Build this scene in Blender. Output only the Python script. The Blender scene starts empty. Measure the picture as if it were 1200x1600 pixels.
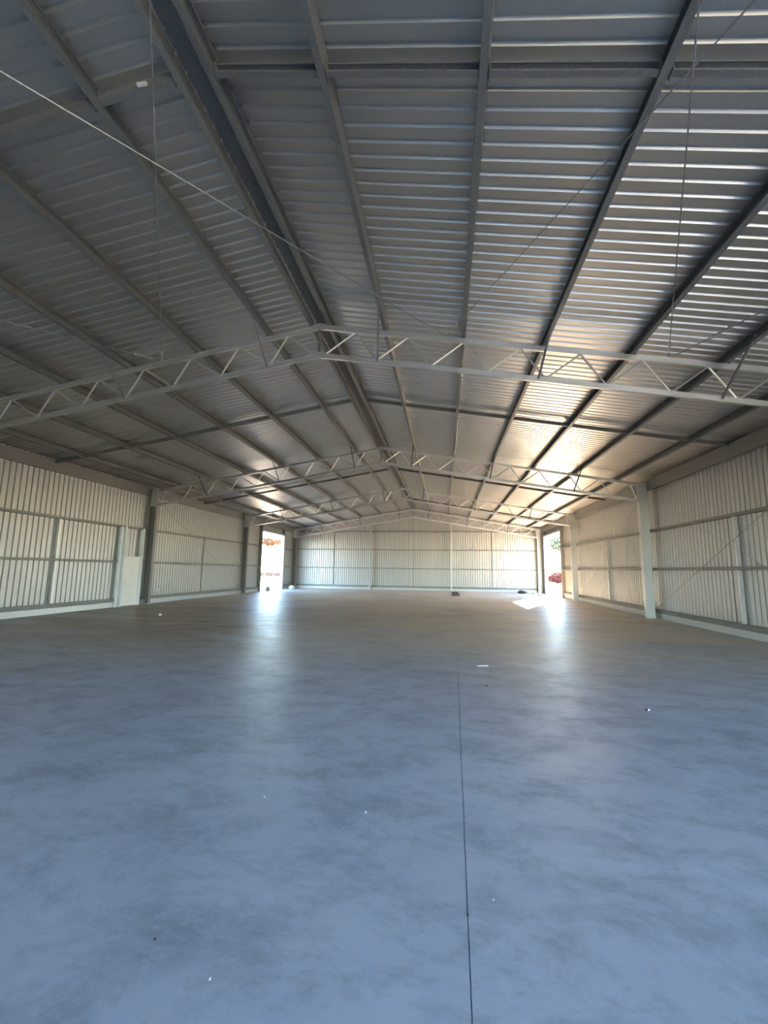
import bpy, math, random
from mathutils import Vector, Matrix, noise

# ------------------------------------------------------------------ camera, world, sun, exposure
S = bpy.context.scene
COL = S.collection
H_CAM = 1.6
F_PX = 668.0                                   # focal length in pixels of a 1200 x 1600 frame
yaw, pitch, roll = (math.radians(a) for a in (8.121, 7.789, 0.845))
fw = Vector((-math.sin(yaw)*math.cos(pitch), math.cos(yaw)*math.cos(pitch), math.sin(pitch)))
rt = Vector((math.cos(yaw), math.sin(yaw), 0))
up = rt.cross(fw)
r2 = rt*math.cos(roll) + up*math.sin(roll)
u2 = -rt*math.sin(roll) + up*math.cos(roll)
cam_d = bpy.data.cameras.new('camera')
cam = bpy.data.objects.new('camera', cam_d)
COL.objects.link(cam)
cam_d.sensor_fit = 'VERTICAL'
cam_d.sensor_height = 24.0
cam_d.lens = F_PX/1600*24.0
cam_d.clip_start, cam_d.clip_end = 0.05, 1000
m3 = Matrix((r2, u2, -fw)).transposed()
cam.matrix_world = Matrix.Translation((0, 0, H_CAM)) @ m3.to_4x4()
S.camera = cam

S.view_settings.view_transform = 'Standard'
S.view_settings.look = 'None'
S.view_settings.gamma = 1.0
S.view_settings.use_curve_mapping = False
S.view_settings.exposure = 1.95
S.cycles.max_bounces = 14
S.cycles.diffuse_bounces = 8
S.cycles.glossy_bounces = 8
S.cycles.sample_clamp_indirect = 20.0
S.cycles.caustics_reflective = True

SUN_DIR = Vector((-4.15, -10.2, -4.35)).normalized()      # through the right-hand opening onto the slab
wd = bpy.data.worlds.new('sky')
S.world = wd
wd.use_nodes = True
nt = wd.node_tree
sky = nt.nodes.new('ShaderNodeTexSky')
sky.sky_type = 'NISHITA'
sky.sun_disc = False
sky.sun_elevation = math.asin(-SUN_DIR.z)
sky.sun_rotation = math.atan2(-SUN_DIR.x, -SUN_DIR.y)
sky.air_density, sky.dust_density, sky.ozone_density = 1.0, 0.05, 3.0
bg = nt.nodes['Background']
bg.inputs['Strength'].default_value = 1.0
nt.links.new(sky.outputs[0], bg.inputs[0])
sun_d = bpy.data.lights.new('sun', 'SUN')
sun_d.energy = 72.0
sun_d.angle = math.radians(0.53)
sun_d.color = (1.0, 0.8, 0.58)
sun = bpy.data.objects.new('sun', sun_d)
COL.objects.link(sun)
sun.rotation_euler = SUN_DIR.to_track_quat('-Z', 'Y').to_euler()
sun.location = (40, 100, 43)

# ------------------------------------------------------------------ dimensions of the shed (metres)
XA, HA, SL = -2.621, 6.746, 0.1706             # ridge line, top-chord height there, roof slope
XL, XR = -12.77, 7.364                         # inner faces of the side columns
CD = 0.30                                      # column depth
WL, WR = -13.14, 7.86                          # side wall sheets
Y0, Y1, BAY = -10.0, 8.259, 9.132
T = [Y1, Y1+BAY, Y1+2*BAY, Y1+3*BAY+0.18]      # the four trusses in view
YR = 36.36                                     # rear wall sheet
TD = 0.644                                     # truss depth, chord centre to chord centre
PB, PD = 0.06, 0.20                            # purlin bottom over chord centre, purlin depth
DL = (29.15, 33.35, 4.28)                      # left opening: y from, y to, head height
DR = (29.95, 34.72, 4.38)                      # right opening
def zc(x): return HA - SL*abs(x-XA)            # centre of the top chord
def zs(x): return zc(x) + PB + PD + 0.004      # underside of the roof sheet

# ------------------------------------------------------------------ materials
def nodes_of(name):
    m = bpy.data.materials.new(name)
    m.use_nodes = True
    t = m.node_tree
    return m, t, t.nodes['Principled BSDF']
def noise_node(t, scale, detail=4, rough=0.55, vec=None, dist=0.0):
    n = t.nodes.new('ShaderNodeTexNoise')
    n.inputs['Scale'].default_value = scale
    n.inputs['Detail'].default_value = detail
    n.inputs['Roughness'].default_value = rough
    n.inputs['Distortion'].default_value = dist
    if vec: t.links.new(vec, n.inputs['Vector'])
    return n
def ramp(t, src, p0, p1, c0=(0, 0, 0, 1), c1=(1, 1, 1, 1)):
    r = t.nodes.new('ShaderNodeValToRGB')
    r.color_ramp.elements[0].position, r.color_ramp.elements[1].position = p0, p1
    r.color_ramp.elements[0].color, r.color_ramp.elements[1].color = c0, c1
    t.links.new(src, r.inputs[0])
    return r
def mix(t, fac, a, b):
    n = t.nodes.new('ShaderNodeMix')
    n.data_type = 'RGBA'
    for s, v in ((n.inputs[0], fac), (n.inputs[6], a), (n.inputs[7], b)):
        if isinstance(v, (tuple, float, int)): s.default_value = v
        else: t.links.new(v, s)
    return n.outputs[2]
def c4(r, g, b): return (r, g, b, 1)

def metal(name, lo, hi, metallic, rlo, rhi, scale=30, bump=0.0):
    m, t, p = nodes_of(name)
    g = t.nodes.new('ShaderNodeNewGeometry')
    n = noise_node(t, scale, 3, 0.6, g.outputs['Position'])
    r = ramp(t, n.outputs[0], 0.35, 0.65, c4(*lo), c4(*hi))
    t.links.new(r.outputs[0], p.inputs['Base Color'])
    p.inputs['Metallic'].default_value = metallic
    n2 = noise_node(t, 1.7, 3, 0.6, g.outputs['Position'])
    mr = t.nodes.new('ShaderNodeMapRange')
    mr.inputs['To Min'].default_value, mr.inputs['To Max'].default_value = rlo, rhi
    t.links.new(n2.outputs[0], mr.inputs[0])
    t.links.new(mr.outputs[0], p.inputs['Roughness'])
    if bump:
        b = t.nodes.new('ShaderNodeBump')
        b.inputs['Strength'].default_value = bump
        b.inputs['Distance'].default_value = 0.02
        n3 = noise_node(t, 2.2, 2, 0.5, g.outputs['Position'])
        t.links.new(n3.outputs[0], b.inputs['Height'])
        t.links.new(b.outputs[0], p.inputs['Normal'])
    return m
M_ROOF = metal('zincalume_roof', (0.55, 0.525, 0.485), (0.60, 0.575, 0.535), 0.92, 0.38, 0.48, 60, 0.06)
M_WALL = metal('zincalume_wall', (0.43, 0.43, 0.415), (0.48, 0.475, 0.46), 0.6, 0.44, 0.54, 60, 0.06)
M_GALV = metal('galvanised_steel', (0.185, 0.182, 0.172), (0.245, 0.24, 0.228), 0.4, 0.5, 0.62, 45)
M_COLM = metal('galvanised_column', (0.50, 0.505, 0.49), (0.59, 0.59, 0.575), 0.7, 0.40, 0.5, 25)
M_CHORD = metal('galvanised_truss', (0.66, 0.645, 0.625), (0.75, 0.735, 0.71), 0.8, 0.34, 0.44, 45)
M_FLASH = metal('zinc_flashing', (0.42, 0.44, 0.44), (0.50, 0.51, 0.51), 0.5, 0.4, 0.5, 20)
M_BOLT = metal('zinc_bolt', (0.6, 0.6, 0.57), (0.75, 0.75, 0.7), 0.9, 0.3, 0.4, 80)
M_CABLE = metal('steel_rod', (0.30, 0.30, 0.30), (0.42, 0.42, 0.41), 0.7, 0.4, 0.5, 50)
M_DARK = metal('dark_chip_shaded_steel', (0.05, 0.05, 0.05), (0.09, 0.09, 0.085), 0.3, 0.5, 0.6, 30)

def plain(name, a, b, scale=8, rough=0.7, bump=0.0, spec=None):
    m, t, p = nodes_of(name)
    g = t.nodes.new('ShaderNodeNewGeometry')
    n = noise_node(t, scale, 5, 0.6, g.outputs['Position'])
    r = ramp(t, n.outputs[0], 0.3, 0.7, c4(*a), c4(*b))
    t.links.new(r.outputs[0], p.inputs['Base Color'])
    p.inputs['Roughness'].default_value = rough
    if spec is not None: p.inputs['Specular IOR Level'].default_value = spec
    if bump:
        bn = t.nodes.new('ShaderNodeBump')
        bn.inputs['Strength'].default_value = bump
        t.links.new(n.outputs[0], bn.inputs['Height'])
        t.links.new(bn.outputs[0], p.inputs['Normal'])
    return m
M_DOOR = plain('off_white_door_paint', (0.78, 0.77, 0.72), (0.83, 0.82, 0.77), 3, 0.45)
M_FRAME = plain('pale_frame_paint', (0.70, 0.72, 0.72), (0.78, 0.80, 0.80), 3, 0.4)
M_DIRT = plain('dry_dirt', (0.45, 0.39, 0.31), (0.55, 0.48, 0.39), 0.6, 0.95, 0.2)
M_GRASS = plain('dry_grass', (0.055, 0.055, 0.018), (0.085, 0.08, 0.028), 1.2, 0.95)
M_BARK = plain('grey_bark', (0.16, 0.12, 0.09), (0.26, 0.20, 0.15), 10, 0.9, 0.4)
M_RUST_LEAF = plain('rust_leaf', (0.16, 0.075, 0.032), (0.24, 0.12, 0.055), 2, 0.8)
M_GREEN_LEAF = plain('olive_leaf', (0.08, 0.095, 0.05), (0.15, 0.16, 0.085), 2, 0.8)
M_RED_LEAF = plain('red_leaf', (0.15, 0.03, 0.026), (0.24, 0.06, 0.04), 2, 0.8)
M_EARTH = plain('red_earth_bank', (0.13, 0.055, 0.028), (0.19, 0.085, 0.045), 1.5, 0.95, 0.3)
M_TIMBER = plain('weathered_timber', (0.12, 0.10, 0.08), (0.20, 0.17, 0.14), 9, 0.9)
M_RED = plain('dark_red_plastic', (0.05, 0.004, 0.005), (0.075, 0.008, 0.008), 6, 0.4)
M_BLACK = plain('black_plastic', (0.015, 0.015, 0.016), (0.03, 0.03, 0.03), 6, 0.5)
M_WHITE = plain('white_scrap', (0.50, 0.50, 0.49), (0.62, 0.62, 0.60), 14, 0.6)
M_STONE = plain('grey_stone', (0.26, 0.25, 0.23), (0.42, 0.40, 0.37), 18, 0.9, 0.3)
M_PIECE = plain('warm_white', (0.78, 0.76, 0.68), (0.85, 0.83, 0.76), 10, 0.5)

def concrete():
    m, t, p = nodes_of('steel_trowelled_concrete')
    g = t.nodes.new('ShaderNodeNewGeometry')
    pos = g.outputs['Position']
    mp = t.nodes.new('ShaderNodeMapping')
    mp.inputs['Rotation'].default_value = (0, 0, 0.6)
    mp.inputs['Scale'].default_value = (0.75, 1.25, 1)
    t.links.new(pos, mp.inputs[0])
    big = noise_node(t, 0.34, 5, 0.6, pos, 0.6)
    med = noise_node(t, 2.1, 13, 0.78, mp.outputs[0], 0.25)
    fine = noise_node(t, 11.0, 10, 0.8, mp.outputs[0], 0.15)
    base = mix(t, ramp(t, big.outputs[0], 0.36, 0.64).outputs[0], c4(0.39, 0.435, 0.52), c4(0.50, 0.545, 0.63))
    # trowel burn marks, dark and cloudy
    burn = ramp(t, med.outputs[0], 0.46, 0.62)
    b2 = t.nodes.new('ShaderNodeMath'); b2.operation = 'MULTIPLY'
    t.links.new(burn.outputs[0], b2.inputs[0]); b2.inputs[1].default_value = 0.55
    base = mix(t, b2.outputs[0], base, c4(0.19, 0.215, 0.25))
    lite = ramp(t, fine.outputs[0], 0.50, 0.66)
    l2 = t.nodes.new('ShaderNodeMath'); l2.operation = 'MULTIPLY'
    t.links.new(lite.outputs[0], l2.inputs[0]); l2.inputs[1].default_value = 0.34
    base = mix(t, l2.outputs[0], base, c4(0.60, 0.625, 0.65))
    # brown dust lying in drifts: dark along the left side, tan far end painted lighter for warm light
    sx = t.nodes.new('ShaderNodeSeparateXYZ'); t.links.new(pos, sx.inputs[0])
    def rng(src, a, b):
        n = t.nodes.new('ShaderNodeMapRange')
        n.interpolation_type = 'SMOOTHSTEP'
        n.inputs['From Min'].default_value, n.inputs['From Max'].default_value = a, b
        t.links.new(src, n.inputs[0])
        return n.outputs[0]
    def mul(a, b):
        n = t.nodes.new('ShaderNodeMath'); n.operation = 'MULTIPLY'
        for s, v in zip(n.inputs, (a, b)):
            if isinstance(v, (int, float)): s.default_value = v
            else: t.links.new(v, s)
        return n.outputs[0]
    mp2 = t.nodes.new('ShaderNodeMapping'); mp2.inputs['Scale'].default_value = (0.35, 0.8, 1)
    t.links.new(pos, mp2.inputs[0])
    dn = noise_node(t, 0.9, 7, 0.68, mp2.outputs[0], 0.8)
    far = mul(rng(sx.outputs[1], 5.0, 13.0), ramp(t, dn.outputs[0], 0.22, 0.55).outputs[0])
    base = mix(t, mul(far, 0.9), base, c4(0.72, 0.60, 0.44))
    left = mul(mul(rng(sx.outputs[1], 5.0, 12.0), rng(sx.outputs[0], -1.0, -6.0)), rng(sx.outputs[1], 24.0, 15.0))
    base = mix(t, mul(mul(left, ramp(t, dn.outputs[0], 0.28, 0.58).outputs[0]), 0.85), base, c4(0.20, 0.155, 0.11))
    drift = ramp(t, noise_node(t, 0.55, 6, 0.7, mp2.outputs[0], 1.2).outputs[0], 0.52, 0.66)
    base = mix(t, mul(mul(drift.outputs[0], rng(sx.outputs[1], 9.0, 15.0)), 0.5), base, c4(0.23, 0.18, 0.125))
    t.links.new(base, p.inputs['Base Color'])
    rr = t.nodes.new('ShaderNodeMapRange')
    rr.inputs['To Min'].default_value, rr.inputs['To Max'].default_value = 0.12, 0.78
    t.links.new(med.outputs[0], rr.inputs[0])
    t.links.new(rr.outputs[0], p.inputs['Roughness'])
    p.inputs['Specular IOR Level'].default_value = 0.5
    b = t.nodes.new('ShaderNodeBump')
    b.inputs['Strength'].default_value = 0.12
    b.inputs['Distance'].default_value = 0.03
    t.links.new(med.outputs[0], b.inputs['Height'])
    t.links.new(b.outputs[0], p.inputs['Normal'])
    return m
M_CONC = concrete()

# ------------------------------------------------------------------ mesh helpers
class MB:
    def __init__(self): self.v, self.f = [], []
    def add(self, vs, fs):
        o = len(self.v)
        self.v += [tuple(v) for v in vs]
        self.f += [tuple(i+o for i in f) for f in fs]
        return self
    def box(self, x0, x1, y0, y1, z0, z1):
        v = [(x, y, z) for x in (x0, x1) for y in (y0, y1) for z in (z0, z1)]
        return self.add(v, [(0, 1, 3, 2), (4, 6, 7, 5), (0, 4, 5, 1), (2, 3, 7, 6), (0, 2, 6, 4), (1, 5, 7, 3)])
    def sweep(self, prof, a, b, upv=(0, 0, 1)):
        a, b = Vector(a), Vector(b)
        d = (b-a).normalized()
        s = d.cross(Vector(upv)).normalized()
        u = s.cross(d)
        n = len(prof)
        vs = [a+s*x+u*y for x, y in prof] + [b+s*x+u*y for x, y in prof]
        fs = [(i, (i+1) % n, n+(i+1) % n, n+i) for i in range(n)]
        return self.add(vs, fs+[tuple(range(n-1, -1, -1)), tuple(range(n, 2*n))])
    def tube(self, a, b, r, n=8):
        a, b = Vector(a), Vector(b)
        upv = (0, 0, 1) if abs((b-a).normalized().z) < 0.95 else (0, 1, 0)
        return self.sweep([(r*math.cos(2*math.pi*i/n), r*math.sin(2*math.pi*i/n)) for i in range(n)], a, b, upv)
    def build(self, name, mat, parent=None, smooth=False, origin=None):
        me = bpy.data.meshes.new(name)
        o0 = Vector(origin) if origin else Vector((0, 0, 0))
        me.from_pydata([tuple(Vector(v)-o0) for v in self.v], [], self.f)
        me.materials.append(mat)
        me.update()
        import bmesh
        bm = bmesh.new(); bm.from_mesh(me)
        bmesh.ops.recalc_face_normals(bm, faces=bm.faces)
        bm.to_mesh(me); bm.free()
        if smooth:
            for p in me.polygons: p.use_smooth = True
        ob = bpy.data.objects.new(name, me)
        COL.objects.link(ob)
        if parent:
            ob.parent = parent
            ob.location = o0 - parent.location
        else:
            ob.location = o0
        return ob
def tag(o, label, cat, group=None, kind=None):
    o['label'] = label
    o['category'] = cat
    if group: o['group'] = group
    if kind: o['kind'] = kind
    return o
def thing(name, loc, label, cat, group=None, kind=None):
    o = bpy.data.objects.new(name, None)
    o.empty_display_size = 0.2
    COL.objects.link(o)
    o.location = loc
    return tag(o, label, cat, group, kind)
def cee(w, h, lip=0.018, t=0.003):
    """C section: web on the -x side (height h), flanges w towards +x, lips."""
    a, b = -w/2, w/2
    c, d = -h/2, h/2
    return [(a, c), (b, c), (b, c+lip), (b-t, c+lip), (b-t, c+t), (a+t, c+t), (a+t, d-t), (b-t, d-t), (b-t, d-lip), (b, d-lip), (b, d), (a, d)]
def mirx(p): return [(-x, y) for x, y in p][::-1]
def rot90(p): return [(-y, x) for x, y in p]
def shift(p, dx, dy): return [(x+dx, y+dy) for x, y in p]
ORD = ['first', 'second', 'third', 'fourth', 'fifth', 'sixth', 'seventh', 'eighth']

# ------------------------------------------------------------------ ground, slab
g = MB()
g.add([(-60, 12, -.06), (70, 12, -.06), (70, 50, -.06), (-60, 50, -.06)], [(0, 1, 2, 3)])
tag(g.build('ground', M_DIRT), 'pale sunlit bare dirt outside around the shed', 'ground', kind='structure')
g = MB()
R_ = 400
for x0, x1, y0, y1 in ((-R_, R_, 50, R_), (-R_, R_, -R_, 12), (-R_, -60, 12, 50), (70, R_, 12, 50)):
    g.add([(x0, y0, -.06), (x1, y0, -.06), (x1, y1, -.06), (x0, y1, -.06)], [(0, 1, 2, 3)])
tag(g.build('meadow', M_GRASS), 'yellow green dry paddock grass beyond the bare dirt', 'paddock', kind='structure')

# joint: runs slightly off the shed axis, a real saw cut 6 mm wide
J0, J1 = Vector((0.09, 1.79)), Vector((0.385, 16.7))
def jx(y): return J0.x + (J1.x-J0.x)*(y-J0.y)/(J1.y-J0.y)
g = MB()
FX0, FX1, FY1 = WL-0.05, WR+0.05, YR+0.05
w = 0.0022
ys = (Y0, FY1)
A0, A1, B0, B1 = jx(ys[0])-w, jx(ys[1])-w, jx(ys[0])+w, jx(ys[1])+w
g.add([(FX0, ys[0], 0), (A0, ys[0], 0), (A1, ys[1], 0), (FX0, ys[1], 0)], [(0, 1, 2, 3)])
g.add([(B0, ys[0], 0), (FX1, ys[0], 0), (FX1, ys[1], 0), (B1, ys[1], 0)], [(0, 1, 2, 3)])
g.add([(A0, ys[0], 0), (A1, ys[1], 0), (A1, ys[1], -.03), (A0, ys[0], -.03)], [(0, 1, 2, 3)])
g.add([(B0, ys[0], 0), (B1, ys[1], 0), (B1, ys[1], -.03), (B0, ys[0], -.03)], [(0, 1, 2, 3)])
g.add([(A0, ys[0], -.03), (A1, ys[1], -.03), (B1, ys[1], -.03), (B0, ys[0], -.03)], [(0, 1, 2, 3)])
g.add([(FX0, Y0, 0), (FX1, Y0, 0), (FX1, Y0, -.3), (FX0, Y0, -.3)], [(0, 1, 2, 3)])
tag(g.build('floor', M_CONC), 'bare blue grey concrete slab with a sawn joint and dusty trowel marks', 'floor', kind='structure')

# ------------------------------------------------------------------ ribbed sheets
PITCH = 0.19
RIB_ROOF = ((0, 0), (.018, .030), (.042, .030), (.060, 0))
RIB_WALL = ((0, 0), (.009, .040), (.036, .040), (.045, 0))
def rib_stations(a, b, rib=RIB_WALL):
    """(position, outward offset) along a run of sheet"""
    out = [(a, 0.0)]
    k = math.ceil(a/PITCH)
    while k*PITCH + 0.060 < b:
        p = k*PITCH
        if p > a+0.001:
            out += [(p+dx, dz) for dx, dz in rib]
        k += 1
    out.append((b, 0.0))
    return out
def strip(mb, st, fn):
    vs, fs = [], []
    for p, o in st:
        a, b = fn(p, o)
        vs += [a, b]
    for i in range(len(st)-1):
        fs.append((2*i, 2*i+2, 2*i+3, 2*i+1))
    mb.add(vs, fs)
def rib_sheet_obj(mb, name, mat, label, cat):
    return tag(mb.build(name, mat), label, cat, kind='structure')

for sgn, nm, side in ((-1, 'ceiling', 'left'), (1, 'ceiling', 'right')):
    xe = WL-0.10 if sgn < 0 else WR+0.10
    xr = XA + sgn*0.16
    g = MB()
    strip(g, rib_stations(Y0-0.05, YR+0.15, RIB_ROOF), lambda p, o: ((xr, p, zs(xr)+o), (xe, p, zs(xe)+o)))
    rib_sheet_obj(g, nm, M_ROOF, 'ribbed silver roof sheeting sloping down to the %s wall' % side, 'roof sheeting')
g = MB()
zr = zs(XA)
for s in (-1, 1):
    x1 = XA+s*0.30
    g.add([(XA, Y0-.05, zr+.07), (x1, Y0-.05, zs(x1)+.04), (x1, YR+.15, zs(x1)+.04), (XA, YR+.15, zr+.07)], [(0, 1, 2, 3)])
    strip(g, [(Y0-.05, 0), (YR+.15, 0)], lambda p, o: ((x1, p, zs(x1)+.04), (x1, p, zs(x1)+.0)))
tag(g.build('ridge_cap', M_GALV), 'folded ridge capping closing the slot between the two roof slopes', 'ridge capping', kind='structure')

YR0 = -0.9                                      # right wall stops one bay short: unseen side left open to let in light
def side_wall(X, out, dr, name, label, ys0=Y0):
    g = MB()
    zt = lambda: zs(X)-0.012
    def seg(y0, y1, z0, z1):
        strip(g, rib_stations(y0, y1), lambda p, o: ((X+out*o, p, z0), (X+out*o, p, z1)))
    seg(ys0, dr[0], 0.0, zt())
    seg(dr[0], dr[1], dr[2], zt())
    seg(dr[1], YR, 0.0, zt())
    return rib_sheet_obj(g, name, M_WALL, label, 'wall')
side_wall(WL, -1, DL, 'wall_left', 'left wall of vertical ribbed silver sheets with an open doorway')
side_wall(WR, 1, DR, 'wall_right', 'right wall of vertical ribbed silver sheets with a sunlit doorway', YR0)
g = MB()
st = rib_stations(WL, WR)
if True:
    st = sorted(set(st + [(XA-0.03, 0.0)]))
strip(g, st, lambda p, o: ((p, YR+o, 0.0), (p, YR+o, zs(p)-0.012)))
rib_sheet_obj(g, 'wall_rear', M_WALL, 'far gable end wall of vertical ribbed silver sheets', 'wall')

# eave and gable flashings closing the sheet ends
g = MB()
for X, s in ((WL, -1), (WR, 1)):
    xe = X+s*0.099
    g.add([(xe, Y0, zs(X)-.35), (xe, YR+.15, zs(X)-.35), (xe, YR+.15, zs(xe)+.06), (xe, Y0, zs(xe)+.06)], [(0, 1, 2, 3)])
    g.add([(X, Y0, zs(X)-.35), (X, YR+.15, zs(X)-.35), (xe, YR+.15, zs(X)-.35), (xe, Y0, zs(X)-.35)], [(0, 1, 2, 3)])
tag(g.build('eave_flashing', M_FLASH), 'folded flashing closing the roof edges outside both side walls', 'flashing', kind='structure')
g = MB()
for s in (-1, 1):
    xe = WL-.11 if s < 0 else WR+.11
    for yy, dz in ((YR+.155, .08),):
        g.add([(XA, yy, zs(XA)-.4), (xe, yy, zs(xe)-.4), (xe, yy, zs(xe)+dz), (XA, yy, zs(XA)+dz)], [(0, 1, 2, 3)])
    g.add([(XA, YR, zs(XA)-.1), (xe, YR, zs(xe)-.1), (xe, YR+.155, zs(xe)-.1), (XA, YR+.155, zs(XA)-.1)], [(0, 1, 2, 3)])
tag(g.build('barge_flashing', M_FLASH), 'folded flashing closing the roof over the far end wall', 'flashing', kind='structure')

# front end wall added behind the viewpoint, part open to shape the near light
g = MB()
FRONT_Z = 4.9
FRONT_X = -1.0
strip(g, rib_stations(WL, FRONT_X), lambda p, o: ((p, Y0-o, 0.0), (p, Y0-o, zs(p)-.012)))
strip(g, sorted(set(rib_stations(FRONT_X, WR)+([(XA+.02, 0.0)] if FRONT_X < XA else []))), lambda p, o: ((p, Y0-o, FRONT_Z), (p, Y0-o, zs(p)-.012)))
rib_sheet_obj(g, 'wall_front_unseen', M_WALL, 'unseen front gable wall, added and part open to shape the near light', 'wall')

# base flashings (hob strips) along the walls
def base_strip(name, boxes, label):
    g = MB()
    for b in boxes: g.box(*b)
    return tag(g.build(name, M_FLASH), label, 'base strip', kind='structure')
base_strip('baseboard_left', [(WL+.03, WL+.10, Y0, 15.75, 0, .19), (WL+.03, WL+.10, 16.95, DL[0]-.1, 0, .19), (WL+.03, WL+.10, DL[1]+.1, YR-.1, 0, .19)], 'smooth zinc base strip at the foot of the left wall')
base_strip('baseboard_right', [(WR-.10, WR-.03, YR0, DR[0]-.1, 0, .19), (WR-.10, WR-.03, DR[1]+.1, YR-.1, 0, .19)], 'smooth zinc base strip at the foot of the right wall')
base_strip('baseboard_rear', [(WL+.1, WR-.1, YR-.12, YR-.04, 0, .19)], 'smooth zinc base strip at the foot of the far end wall')

# ------------------------------------------------------------------ side columns
def column(x_in, out, y, label, is_left):
    t = thing('steel_column', (x_in+out*CD/2, y, 0), label, 'column', 'galvanised columns along the side walls')
    x0, x1 = sorted((x_in, x_in+out*CD))
    top = zc(x_in) + 0.02
    g = MB()
    W2 = 0.085
    # deep lipped channel: web towards the camera on the right, open side towards it on the left
    prof = cee(2*W2, CD, .03, .005)
    if is_left: prof = mirx(prof)
    g.sweep(prof, ((x0+x1)/2, y, .016), ((x0+x1)/2, y, top), (1, 0, 0))
    g.build('shaft', M_GALV if is_left else M_COLM, t)  # left shafts darker than the right: shade put into the material
    g = MB(); g.box(x0-.03, x1+.03, y-.13, y+.13, 0.0, .016)
    g.build('base_plate', M_COLM, t)
    for dx in (x0-.015, x1+.015):
        for dy in (-.105, .105):
            g = MB(); g.tube((dx, y+dy, .016), (dx, y+dy, .045), .011, 6)
            g.build('anchor_bolt', M_BOLT, t)
    g = MB()                                     # knee plate carrying the truss end
    xa = x_in - out*0.06
    p0, p1 = sorted((xa, x_in+out*(CD-.03)))
    g.box(p0, p1, y-W2-.012, y-W2-.002, zc(x_in)-TD-.09, zc(x_in)+.07)
    g.build('knee_plate', M_COLM, t)
    for k in range(3):
        for dz in (0.0, -TD):
            g = MB(); xx = x_in+out*(.06+.08*k)
            g.tube((xx, y-W2-.03, zc(x_in)+dz), (xx, y-W2-.012, zc(x_in)+dz), .012, 6)
            g.build('bolt', M_BOLT, t)
    return t
place = [None, 'second truss from the camera', 'third truss from the camera', 'far end truss']
left_lab = ['tall steel column at the left end of the nearest truss',
            'dark fronted left wall column just past the white door',
            'dark left wall column just before the left opening',
            'column in the far left corner of the shed']
right_lab = ['tall steel column at the right end of the nearest truss',
             'largest pale column standing off the right wall',
             'pale right wall column just before the sunlit opening',
             'column in the far right corner of the shed']
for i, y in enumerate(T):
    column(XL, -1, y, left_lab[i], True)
    column(XR, 1, y, right_lab[i], False)

# end wall mullion columns
def mullion(x, label):
    y0, y1 = T[3]+0.07, YR-0.20
    t = thing('mullion_column', (x, T[3]+.15, 0), label, 'column', 'mullion columns of the end wall')
    top = zc(x)-TD-0.06
    g = MB()
    g.sweep(shift(cee(.10, .24, .02, .004), 0, 0), (x, (y0+y1)/2+.02, .012), (x, (y0+y1)/2+.02, top), (0, 1, 0))
    g.build('shaft', M_COLM, t)
    g = MB(); g.box(x-.10, x+.10, y0-.03, y1+.02, 0, .012)
    g.build('base_plate', M_COLM, t)
    g = MB(); g.box(x-.06, x+.06, y0-.012, y0-.004, top-.12, top+.10)
    g.build('cap_plate', M_COLM, t)
    return t
MX = (-6.28, 0.53)
mullion(MX[0], 'grey mullion column on the far end wall, left of the ridge')
mullion(MX[1], 'bright mullion column on the far end wall, right of the ridge')

# ------------------------------------------------------------------ trusses
CH = 0.10
NEAR = ['nearest truss', 'second truss from the camera', 'third truss from the camera', 'far end truss']
TL = ['largest lattice roof truss crossing overhead, nearest the camera',
      'second lattice roof truss, landing on the column past the white door',
      'third lattice roof truss, just before the side openings',
      'last lattice roof truss, against the far end wall']
def truss(i, y):
    t = thing('roof_truss', (XA, y, zc(XA)-TD), TL[i], 'roof truss', 'lattice roof trusses')
    yw = y-0.004
    for sgn, xe in ((-1, XL), (1, XR)):
        for dz, nm in ((0, 'top_chord'), (-TD, 'bottom_chord')):
            g = MB()
            a = (XA+sgn*.02, y, zc(XA)+dz-.004)
            b = (xe+ (0 if sgn < 0 else 0), y, zc(xe)+dz)
            # channel with its web towards the camera, toes towards the far wall
            prof = cee(.06, CH, .016, .004)
            # the right half shows the camera its webs, the left half its open sides
            prof = mirx(prof)
            g.sweep(prof, a, b)
            g.build(nm, M_CHORD, t)
    def bar(x0, x1, r=.019):
        """from a bottom node to a top node"""
        g = MB()
        g.tube((x0, y+.012, zc(x0)-TD+.03), (x1, y+.012, zc(x1)-.03), r, 8)
        g.build('web_bar', M_CHORD, t, smooth=False)
    bots = [-2.50+1.1165*k for k in range(9)] + [XR-.03]
    tops = [-1.84+1.118*k for k in range(9)]
    for k in range(9):
        bar(bots[k], tops[k]); bar(bots[k+1], tops[k])
    bots = [-2.70] + [-3.72-1.118*k for k in range(8)] + [XL+.03]
    tops = [-3.33-1.12*k for k in range(9)]
    for k in range(9):
        bar(bots[k], tops[k]); bar(bots[k+1], tops[k])
    g = MB(); g.sweep(cee(.05, .06, .01, .004), (XA, y, zc(XA)-TD-.02), (XA, y, zc(XA)+.02), (0, 1, 0))
    g.build('king_post', M_GALV, t)
    for dz in (0, -TD):
        g = MB()
        z = zc(XA)+dz
        g.add([(XA+sx, y-.045+dy, z+sz) for dy in (0, .008) for sx, sz in ((-.13, -.09), (-.15, .035), (0, .065), (.15, .035), (.13, -.09), (0, -.07))],
              [(0, 1, 2, 3, 4, 5), (11, 10, 9, 8, 7, 6)] + [(k, (k+1) % 6, 6+(k+1) % 6, 6+k) for k in range(6)])
        g.build('apex_plate', M_CHORD, t)
        for sx in (-.08, .08):
            g = MB(); g.tube((XA+sx, y-.062, z-.01), (XA+sx, y-.045, z-.01), .014, 6)
            g.build('bolt', M_BOLT, t)
    return t
for i, y in enumerate(T): truss(i, y)

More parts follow.
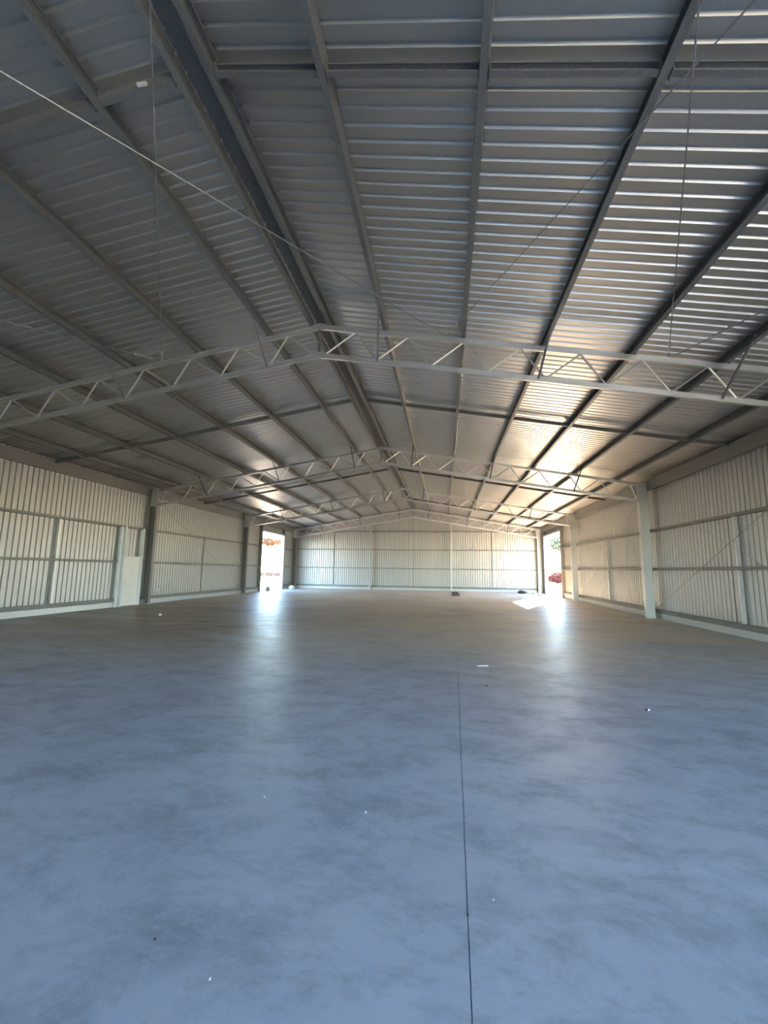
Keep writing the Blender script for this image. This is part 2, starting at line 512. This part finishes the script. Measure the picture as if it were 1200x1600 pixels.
# ------------------------------------------------------------------ purlins
PO_R = [1.42, 3.02, 4.60, 6.20, 7.80, 9.36]
PO_L = [1.15, 2.80, 4.47, 6.12, 7.77, 9.42]
def purlin(x, toe, label, yb=YR-.06):
    """toe: +1 flanges point to +x"""
    sgn = 1 if x > XA else -1
    nrm = Vector((sgn*SL, 0, 1)).normalized()
    c = Vector((x, 0, zc(x)+PB+PD/2))
    g = MB()
    prof = cee(.076, PD-.012, .02, .003)
    # sweep runs along +y: s = d x up = +x
    g.sweep(prof if toe > 0 else mirx(prof), (c.x, Y0, c.z), (c.x, yb, c.z), nrm)
    # lapped sleeve lengths over every truss
    o = g.build('roof_purlin', M_GALV, origin=(c.x, Y0, c.z))
    for y in T:
        h = MB()
        h.sweep(shift(cee(.070, PD-.016, .016, .003) if toe > 0 else mirx(cee(.070, PD-.016, .016, .003)), -.004*toe, 0), (c.x, y-.45, c.z), (c.x, min(y+.45, yb), c.z), nrm)
        h.build('lap_sleeve', M_GALV, o)
        if y < T[3]:
            h = MB()
            h.box(c.x-toe*.046-.003, c.x-toe*.046+.003, y-.03, y+.03, zc(c.x)+.05, zc(c.x)+PB+.15)
            h.build('cleat', M_GALV, o)
    return tag(o, label, 'purlin', 'roof purlins')
for k, d in enumerate(PO_R): purlin(XA+d, -1, 'long roof purlin, %s to the right of the twin ridge purlins' % ORD[k])
for k, d in enumerate(PO_L): purlin(XA-d, 1, 'long roof purlin, %s to the left of the twin ridge purlins' % ORD[k])
RO = 0.20
purlin(XA-RO, -1, 'left one of the twin purlins running along the ridge')
purlin(XA+RO, 1, 'right one of the twin purlins running along the ridge')
def eave(x, toe, label):
    g = MB()
    z1 = 5.16
    prof = cee(.07, .40, .02, .003)
    g.sweep(prof if toe > 0 else mirx(prof), (x, Y0, z1-.20), (x, YR-.06, z1-.20))
    return tag(g.build('eave_beam', M_GALV, origin=(x, Y0, z1-.20)), label, 'eave beam', 'eave beams')
eave(XL-CD-.036, -1, 'long channel eave beam along the top of the left wall')
eave(XR+CD+.036, 1, 'long channel eave beam along the top of the right wall')

# ------------------------------------------------------------------ bridging between purlins, mid bay
xsR = [RO] + PO_R + [XR+CD-XA]
xsL = [RO] + PO_L + [XA-XL+CD]
rows = [T[0]-BAY/2-.12, T[0]+BAY/2-.35, T[1]+BAY/2-.35, T[2]+BAY/2-.2]
ROWN = ['row nearest the camera', 'row beyond the nearest truss', 'row beyond the second truss', 'row beyond the third truss']
def bridging(xa, xb, y, label):
    c0 = Vector((xa, y, zc(xa)+PB+.075)); c1 = Vector((xb, y, zc(xb)+PB+.075))
    g = MB()
    g.sweep(cee(.06, .10, .014, .003), c0, c1)
    o = g.build('purlin_bridging', M_GALV, origin=c0)
    for c, e in ((c0, 1), (c1, -1)):
        h = MB()
        d = (c1-c0).normalized()*e*.012
        h.box(min(c.x, c.x+d.x), max(c.x, c.x+d.x), y-.05, y+.05, c.z-.07, c.z+.06)
        h.build('end_bracket', M_GALV, o)
    return tag(o, label, 'bridging', 'bridging channels between the purlins')
def pname(k, side):
    if k == 0: return '%s ridge purlin' % side
    if k == 7: return '%s eave' % side
    return '%s %s purlin' % (ORD[k-1], side)
for r, y in enumerate(rows):
    for sgn, xs, side in ((1, xsR, 'right'), (-1, xsL, 'left')):
        for k in range(7):
            xa, xb = XA+sgn*(xs[k]+.04), XA+sgn*(xs[k+1]-.04)
            if k == 6: xb = XA+sgn*(xs[k+1]-.02)
            bridging(xa, xb, y, 'bridging from %s to %s, %s' % (pname(k, side), pname(k+1, side), ROWN[r]))

# ------------------------------------------------------------------ fly braces, truss to purlin
for i, y in enumerate(T):
    for sgn, po, side in ((1, PO_R, 'right'), (-1, PO_L, 'left')):
        for k in (0, 2, 4):
            xp = XA+sgn*po[k]
            xb = xp - (.17 if sgn > 0 else .0)
            a = Vector((xb, y-.036, zc(xb)-TD-.01))
            b = Vector((xp-.045*(1 if sgn < 0 else -1)*0-.043, y-.82, zc(xp)+PB+.10))
            g = MB()
            g.sweep([(-.016, -.003), (.016, -.003), (.016, .003), (-.010, .003), (-.010, .03), (-.016, .03)], a, b, (1, 0, .2))
            o = g.build('fly_brace', M_DARK if i else M_GALV, origin=a)  # braces past the nearest truss darkened to paint their backlit shade
            for p in (a, b):
                h = MB(); h.tube(p+Vector((0, -.02, 0)), p+Vector((0, .01, 0)), .011, 6)
                h.build('bolt', M_BOLT, o)
            tag(o, 'slanting fly brace from %s up to the %s %s purlin' % (NEAR[i], ORD[k], side), 'fly brace', 'fly braces under the purlins')

# ------------------------------------------------------------------ girts
def girt_y(x, toe_in, y0, y1, z, label, face=.075, depth=.13):
    """girt along y; toe_in: +1 when the shed's inside lies towards +x"""
    g = MB()
    # channel on its back: web at the bottom, flanges up
    prof = rot90(cee(face, depth, .014, .003))       # web towards -y of profile
    g.sweep(prof, (x, y0, z), (x, y1, z))
    o = g.build('wall_girt', M_GALV, origin=(x, y0, z))
    for yy in (y0+.03, y1-.03):
        h = MB(); h.box(x-.075, x+.075, yy-.04, yy+.04, z+.04, z+.05)
        h.build('cleat', M_GALV, o)
    return tag(o, label, 'girt', 'wall girts')
def girt_x(y, x0, x1, z, label, face=.075, depth=.13):
    g = MB()
    g.sweep(rot90(cee(face, depth, .014, .003)), (x0, y, z), (x1, y, z))
    o = g.build('wall_girt', M_GALV, origin=(x0, y, z))
    for xx in (x0+.03, x1-.03):
        h = MB(); h.box(xx-.04, xx+.04, y-.075, y+.075, z+.04, z+.05)
        h.build('cleat', M_GALV, o)
    return tag(o, label, 'girt', 'wall girts')
GX_L, GX_R = WL+.075, WR-.075
GZ = [(0.27, 'base girt'), (1.80, 'waist high girt'), (3.24, 'upper girt')]
def seg_side(gx, inn, side, dr, special):
    for z, nm in GZ:
        face = .14 if z < 1 else .085
        runs = []
        for b in range(4):
            y0 = (T[b-1] if b else (Y0 if side == 'left' else YR0))+.09
            y1 = T[b]-.09
            bay = ['bay before the nearest truss', 'bay beyond the nearest truss', 'bay beyond the second truss', 'last bay'][b]
            cuts = [(y0, y1, bay)]
            if b == 1 and special and z < 3:
                cuts = [(y0, 15.62, bay+', before the white door'), (17.0, y1, bay+', past the white door')]
            if b == 3:
                cuts = [(y0, dr[0]-.11, 'short run before the %s opening' % side), (dr[1]+.11, y1, 'short run past the %s opening' % side)]
            runs += cuts
        for y0, y1, lab in runs:
            girt_y(gx, inn, y0, y1, z, '%s of the %s wall, %s' % (nm, side, lab), face)
seg_side(GX_L, 1, 'left', DL, True)
seg_side(GX_R, -1, 'right', DR, False)
RZ = [(0.27, 'base girt'), (1.79, 'lower girt'), (3.36, 'middle girt'), (4.90, 'top girt')]
GY = YR-.075
for z, nm in RZ:
    for x0, x1, lab in ((XL-.02, MX[0]-.06, 'left of the left mullion'), (MX[0]+.06, MX[1]-.06, 'between the two mullions'), (MX[1]+.06, XR+.02, 'right of the right mullion')):
        if z > 4.5:
            lim = 0.35
            if lab.startswith('left'): x0 = XL+.1
            if lab.startswith('right'): x1 = XR-.1
        girt_x(GY, x0, x1, z, '%s of the far end wall, %s' % (nm, lab), .14 if z < 1 else .075)

# girt bridging studs (vertical, mid bay)
def stud(p, along_y, levels, label, w=.07, d=.09):
    x, y = p
    t = thing('girt_stud', (x, y, levels[0][0]), label, 'stud', 'studs between the wall girts')
    for z0, z1 in levels:
        g = MB()
        g.sweep(cee(w, d, .014, .003), (x, y, z0), (x, y, z1), (1, 0, 0) if along_y else (0, 1, 0))
        g.build('stud_length', M_COLM, t)
    return t
SIDE_LV = ((.345, 1.755), (1.845, 3.195))
REAR_LV = ((.345, 1.75), (1.83, 3.32), (3.40, 4.86))
stud((WL+.075, 12.87), True, SIDE_LV, 'thin bright stud on the left wall, before the white door')
stud((WR-.075, 12.72), True, SIDE_LV, 'pale stud on the right wall, before the largest pale column')
stud((WL+.075, 21.95), True, SIDE_LV, 'thin stud on the left wall, between the two dark columns')
stud((WR-.075, 21.95), True, SIDE_LV, 'thin stud on the right wall, between the two pale columns')
for x, lab in ((-9.58, 'thin stud on the far end wall, left of both mullions'), (-2.76, 'thin stud at the middle of the far end wall, between the mullions'), (3.94, 'thin stud on the far end wall, right of both mullions')):
    stud((x, YR-.075), False, REAR_LV, lab)

# ------------------------------------------------------------------ side openings: jambs and heads
def jamb(n, X, y, side, w, label):
    g = MB()
    x0, x1 = sorted((X, X+side*.22))
    top = 4.80
    g.box(x0, x1, y-w/2, y+w/2, 0, top)
    return tag(g.build('trim_%d' % n, M_GALV), label, 'door jamb', kind='structure')
jamb(1, WL+.01, DL[0]-.06, 1, .12, 'near jamb post of the left opening')
jamb(2, WL+.01, DL[1]+.06, 1, .12, 'far jamb post of the left opening')
jamb(3, WR-.01, DR[0]-.06, -1, .12, 'near jamb post of the right opening')
jamb(4, WR-.01, DR[1]+.06, -1, .12, 'far jamb post of the right opening')
for n, X, s, d, side in ((5, WL+.01, 1, DL, 'left'), (6, WR-.01, -1, DR, 'right')):
    x0, x1 = sorted((X, X+s*.20))
    g = MB(); g.box(x0, x1, d[0]-.0, d[1]+.0, d[2], d[2]+.10)
    tag(g.build('trim_%d' % n, M_FLASH), 'head beam over the %s opening' % side, 'door head', kind='structure')

# ------------------------------------------------------------------ white door in the left wall
dt = thing('door_1', (WL+.10, 16.4, 0), 'plain off-white door leaf in a pale steel frame beside the dark left column', 'door', kind='structure')
DX = WL+.115
g = MB(); g.box(DX-.02, DX+.02, 15.96, 16.86, .012, 1.98); g.build('door_leaf', M_DOOR, dt)
for y0, y1 in ((15.90, 15.96), (16.86, 16.92)):
    g = MB(); g.box(DX-.05, DX+.05, y0, y1, 0, 2.03); g.build('door_frame', M_FRAME, dt)
g = MB(); g.box(DX-.05, DX+.05, 15.96, 16.86, 1.98, 2.03); g.build('frame_head', M_FRAME, dt)
g = MB(); g.box(DX-.055, DX+.11, 15.84, 15.90, 0, 3.26); g.build('frame_post', M_FRAME, dt)
g = MB(); g.box(DX-.055, DX+.09, 16.92, 16.98, 0, 3.26); g.build('frame_post', M_FRAME, dt)
g = MB(); g.tube((DX+.02, 16.05, 1.0), (DX+.065, 16.05, 1.0), .012); g.tube((DX+.06, 16.05, 1.0), (DX+.06, 16.16, 1.0), .010)
hd = g.build('door_handle', M_BOLT, dt)
# trimmer stud with a pale face just before the door
g = MB(); g.sweep(cee(.09, .10, .02, .003), (WL+.12, 15.70, 0), (WL+.12, 15.70, 3.22), (1, 0, 0))
tag(g.build('trimmer_stud', M_FRAME, origin=(WL+.12, 15.70, 0)), 'pale bluish full height trimmer stud just before the white door', 'stud')

# ------------------------------------------------------------------ wall bracing rods
def rod(name, a, b, r, label, cat, group, tb=0.9):
    a, b = Vector(a), Vector(b)
    g = MB(); g.tube(a, b, r, 6)
    o = g.build(name, M_CABLE, origin=a)
    c = a.lerp(b, tb)
    d = (b-a).normalized()
    h = MB()
    h.tube(c-d*.16, c+d*.16, r*2.0, 6); h.tube(c-d*.18, c-d*.14, r*3.2, 6); h.tube(c+d*.14, c+d*.18, r*3.2, 6)
    h.build('turnbuckle', M_BOLT, o)
    return tag(o, label, cat, group)
RXR, RXL = WR-.245, WL+.245
G_ = 'wall bracing rods'
rod('bracing_rod', (RXR, T[1]-.15, .32), (RXR, T[0]+.1, 4.55), .009, 'bracing rod rising towards the camera on the right wall before the largest pale column', 'bracing rod', G_, .06)
rod('bracing_rod', (RXR-.03, T[1]-.15, 4.6), (RXR-.03, T[0]+.1, .32), .009, 'bracing rod falling towards the camera on the right wall before the largest pale column', 'bracing rod', G_)
rod('bracing_rod', (RXR, T[1]+.15, .32), (RXR, T[2]-.1, 4.6), .009, 'bracing rod falling from the column by the sunlit opening to the largest pale column', 'bracing rod', G_, .06)
rod('bracing_rod', (RXR-.03, T[1]+.15, 4.6), (RXR-.03, T[2]-.1, .32), .009, 'bracing rod rising from the foot of the right wall column by the sunlit opening', 'bracing rod', G_)
rod('bracing_rod', (RXL, T[1]+.15, .32), (RXL, T[2]-.1, 4.6), .009, 'bracing rod rising from the foot of the dark left column past the white door', 'bracing rod', G_, .06)
rod('bracing_rod', (RXL+.03, T[1]+.15, 4.6), (RXL+.03, T[2]-.1, .32), .009, 'bracing rod falling to the foot of the dark left column before the left opening', 'bracing rod', G_)

# roof bracing rods under the near bay
G2 = 'roof bracing rods'
YT0 = T[0]-BAY
zb = lambda x: zc(x)+.03
def rrod(xa, xb, label, r=.008, tb=.9):
    return rod('roof_bracing_rod', (xa, YT0, zb(xa)), (xb, T[0]-.09, zb(xb)), r, label, 'bracing rod', G2, tb)
rrod(-6.95, 0.02, 'long roof rod slanting under the ridge from the upper left corner to the nearest truss', .009, .965)
rrod(0.0, -6.2, 'thin roof rod hanging almost upright in view left of the ridge', .008, .985)
rrod(4.1, 0.06, 'roof rod slanting from the upper right corner down to the nearest truss', .008, .965)
rrod(0.3, 4.15, 'thin roof rod almost upright in view right of the ridge', .008, .965)
rrod(10.2-2.9, 4.2, 'roof rod behind the purlins at the far right, ending in two bright turnbuckles', .010, .90)
rrod(-12.7, -6.25, 'roof rod slanting in from the left edge to the nearest truss', .008, .97)

# ------------------------------------------------------------------ things on the floor
def box_obj(g, name, mat, t): return g.build(name, mat, t)
t = thing('toolbox', (0.72, 29.2, 0), 'dark red box standing on the floor near the joint at the far end', 'toolbox')
g = MB(); g.box(.46, .88, 29.05, 29.35, 0, .20); b = g.build('body', M_RED, t)
g = MB(); g.box(.45, .89, 29.04, 29.36, .20, .26); g.build('lid', M_BLACK, t)
g = MB(); g.tube((.58, 29.2, .26), (.58, 29.2, .30), .012); g.tube((.76, 29.2, .26), (.76, 29.2, .30), .012); g.tube((.57, 29.2, .30), (.77, 29.2, .30), .014)
g.build('handle', M_BLACK, t)
g = MB(); g.box(.89, .98, 29.12, 29.28, .02, .16); g.build('side_pocket', M_BLACK, t)

def lump(name, c, size, mat, label, cat, group=None, seed=0, flat=1.0):
    rnd = random.Random(seed)
    import bmesh
    bm = bmesh.new()
    bmesh.ops.create_icosphere(bm, subdivisions=2, radius=1.0)
    for v in bm.verts:
        n = 1+.32*noise.noise(v.co*1.6+Vector((seed*3.1, seed, 0)))
        v.co = Vector((v.co.x*size*n*rnd.uniform(.97, 1.03), v.co.y*size*.8*n, v.co.z*size*.6*flat*n))
    zmin = min(v.co.z for v in bm.verts)
    for v in bm.verts: v.co.z = max(v.co.z-zmin-.08*size*flat, 0)
    me = bpy.data.meshes.new(name); bm.to_mesh(me); bm.free()
    me.materials.append(mat)
    o = bpy.data.objects.new(name, me); COL.objects.link(o)
    o.location = (c[0], c[1], 0); o.rotation_euler.z = seed*1.7
    return tag(o, label, cat, group)
lump('black_sack', (5.9, 34.6, 0), .42, M_BLACK, 'flat black crumpled sack on the floor left of the sunlit opening', 'sack', None, 5, .5)
lump('dirt_clod', (6.75, 34.2, 0), .17, M_DIRT, 'small brown clod on the floor beside the black sack', 'clod', None, 8)
for k, (x, y, s, lab) in enumerate(((7.30, 31.6, .16, 'rounded stone on the sill of the right opening, leftmost of three'),
                                    (7.45, 30.8, .24, 'largest pale stone on the sill of the right opening'),
                                    (7.42, 30.15, .12, 'dark stone at the near jamb of the right opening'),
                                    (6.6, 31.9, .10, 'small stone on the edge of the sun patch'))):
    lump('stone', (x, y, 0), s, M_STONE, lab, 'stone', 'stones by the right opening', 11+k)
lump('stone', (-12.55, 29.6, 0), .16, M_STONE, 'dark upright stone on the sill of the left opening', 'stone', None, 17, 2.2)
lump('paper_scrap', (-12.25, 33.75, 0), .28, M_WHITE, 'white crumpled paper by the far jamb of the left opening', 'paper', None, 19)
t = thing('offcut_strip', (.64, 7.78, 0), 'thin white offcut strip lying right of the floor joint', 'offcut')
g = MB()
g.add([(.545, 7.76, .001), (.735, 7.80, .001), (.73, 7.83, .001), (.54, 7.79, .001), (.545, 7.76, .012), (.735, 7.80, .016), (.73, 7.825, .012), (.54, 7.79, .012)],
      [(0, 1, 2, 3), (4, 7, 6, 5), (0, 4, 5, 1), (1, 5, 6, 2), (2, 6, 7, 3), (3, 7, 4, 0)])
g.build('strip', M_WHITE, t)
t = thing('bottle_cap', (2.36, 5.74, 0), 'small white cap with a dark end on the floor at right', 'cap')
g = MB(); g.tube((2.37, 5.72, .013), (2.392, 5.727, .013), .013, 10); g.build('cap_body', M_WHITE, t)
g = MB(); g.tube((2.352, 5.714, .013), (2.37, 5.72, .013), .011, 10); g.build('cap_end', M_BLACK, t)
SPECKS = [(0.66, 6.20, .010, M_WHITE, 'tiny white speck just right of the joint, behind the white offcut strip'),
          (0.58, 6.46, .016, M_DARK, 'tiny dark chip just right of the joint near the white offcut strip'),
          (3.10, 3.98, .014, M_WHITE, 'tiny white speck on the floor at the right edge'),
          (-.53, 3.05, .008, M_WHITE, 'tiny white speck left of the joint on the near floor'),
          (.23, 2.40, .006, M_WHITE, 'tiny white speck right of the joint on the near floor'),
          (.10, 2.28, .006, M_DARK, 'tiny dark chip beside the joint on the near floor'),
          (-1.27, 3.12, .008, M_WHITE, 'tiny white speck on the near floor, midway across to the left'),
          (-1.25, 1.93, .007, M_DARK, 'black chip on the near floor at lower left'),
          (-.92, 1.80, .006, M_WHITE, 'white fleck at the bottom of the floor, right of the black chip'),
          (1.05, 1.78, .006, M_DARK, 'dark chip at the bottom of the floor, right of the joint'),
          (-9.4, 13.4, .07, M_WHITE, 'white scrap on the dusty floor before the white door')]
for k, (x, y, s, m, lab) in enumerate(SPECKS):
    lump('floor_speck', (x, y, 0), s, m, lab, 'speck', 'specks on the floor', 30+k)
# small white piece on the overhead bridging left of the ridge
t = thing('white_piece', (-3.2, rows[0]-.06, zc(-3.2)+PB+.02), 'small white piece on the overhead bridging left of the ridge', 'tag')
g = MB(); g.box(-3.26, -3.15, rows[0]-.060, rows[0]-.033, zc(-3.2)+PB+.03, zc(-3.2)+PB+.06); g.build('piece_body', M_PIECE, t)

# ------------------------------------------------------------------ outside
def leaves(mb, c, rx, ry, rz, n, size, seed):
    rnd = random.Random(seed)
    for _ in range(n):
        while True:
            p = Vector((rnd.uniform(-1, 1), rnd.uniform(-1, 1), rnd.uniform(-1, 1)))
            if .25 < p.length < 1+.25*noise.noise(p*2.5+Vector((seed, 0, 0))): break
        q = Vector((c[0]+p.x*rx, c[1]+p.y*ry, c[2]+p.z*rz))
        a = Vector((rnd.gauss(0, 1), rnd.gauss(0, 1), rnd.gauss(0, 1))).normalized()*size*rnd.uniform(.6, 1.2)
        b = a.cross(Vector((rnd.gauss(0, 1), rnd.gauss(0, 1), rnd.gauss(0, 1)))).normalized()*size*.45
        mb.add([q-a, q+b, q+a, q-b], [(0, 1, 2, 3)])
def tree(name, x, y, h, crown, rx, rz, mat, label, n, size, seed, lean=0):
    t = thing(name, (x, y, -.06), label, 'tree')
    g = MB()
    top = Vector((x+lean, y, crown))
    g.tube((x, y, -.06), (x+lean*.5, y, crown*.55), .16, 8); g.tube((x+lean*.5, y, crown*.55), top, .11, 8)
    for k in range(6):
        a = k*1.05
        g.tube(top-Vector((0, 0, rz*.5)), top+Vector((math.cos(a)*rx*.6, math.sin(a)*rx*.6, rz*.3)), .05, 5)
    g.build('trunk', M_BARK, t)
    g = MB(); leaves(g, top, rx, rx, rz, n, size, seed)
    g.build('crown', mat, t)
tree('gum_tree', -40.5, 96, 10, 7.9, 2.6, 1.0, M_RUST_LEAF, 'rust brown leafed tree seen through the left opening', 700, .35, 3)
tree('gum_tree', 30.5, 121, 12, 9.4, 2.9, 2.0, M_GREEN_LEAF, 'olive green tree high in the right opening', 900, .35, 4)
t = thing('flowering_shrub', (16.8, 68.5, -.06), 'red flowering shrub low in the right opening', 'shrub')
g = MB()
for k in range(7):
    a = k*.9
    g.tube((16.8, 68.5, -.06), (16.8+math.cos(a)*.6, 68.5+math.sin(a)*.6, .9), .025, 5)
g.build('stem', M_BARK, t)
g = MB(); leaves(g, (16.9, 68.5, .85), 1.7, 1.3, .85, 2600, .14, 6); g.build('foliage', M_RED_LEAF, t)
g = MB()
rnd = random.Random(2)
n = 40
vs, fs = [], []
for i in range(n+1):
    x = -60 + i*1.0
    hh = 1.0+.35*noise.noise(Vector((x*.25, 0, 0)))
    vs += [(x, 93, -.06), (x, 94, hh*.8), (x, 95.2, hh*1.1), (x, 97, -.06)]
for i in range(n):
    for j in range(3): fs.append((4*i+j, 4*i+4+j, 4*i+5+j, 4*i+1+j))
g.add(vs, fs)
tag(g.build('earth_bank', M_EARTH), 'low red earth bank seen through the left opening', 'bank', kind='structure')
for k, (x, lab) in enumerate(((-36.9, 'left timber fence post before the red earth bank'), (-35.0, 'right timber fence post before the red earth bank'))):
    g = MB(); g.box(x-.07, x+.07, 84.93, 85.07, -.06, 1.2)
    tag(g.build('fence_post', M_TIMBER, origin=(x, 85, -.06)), lab, 'fence post', 'fence posts outside')
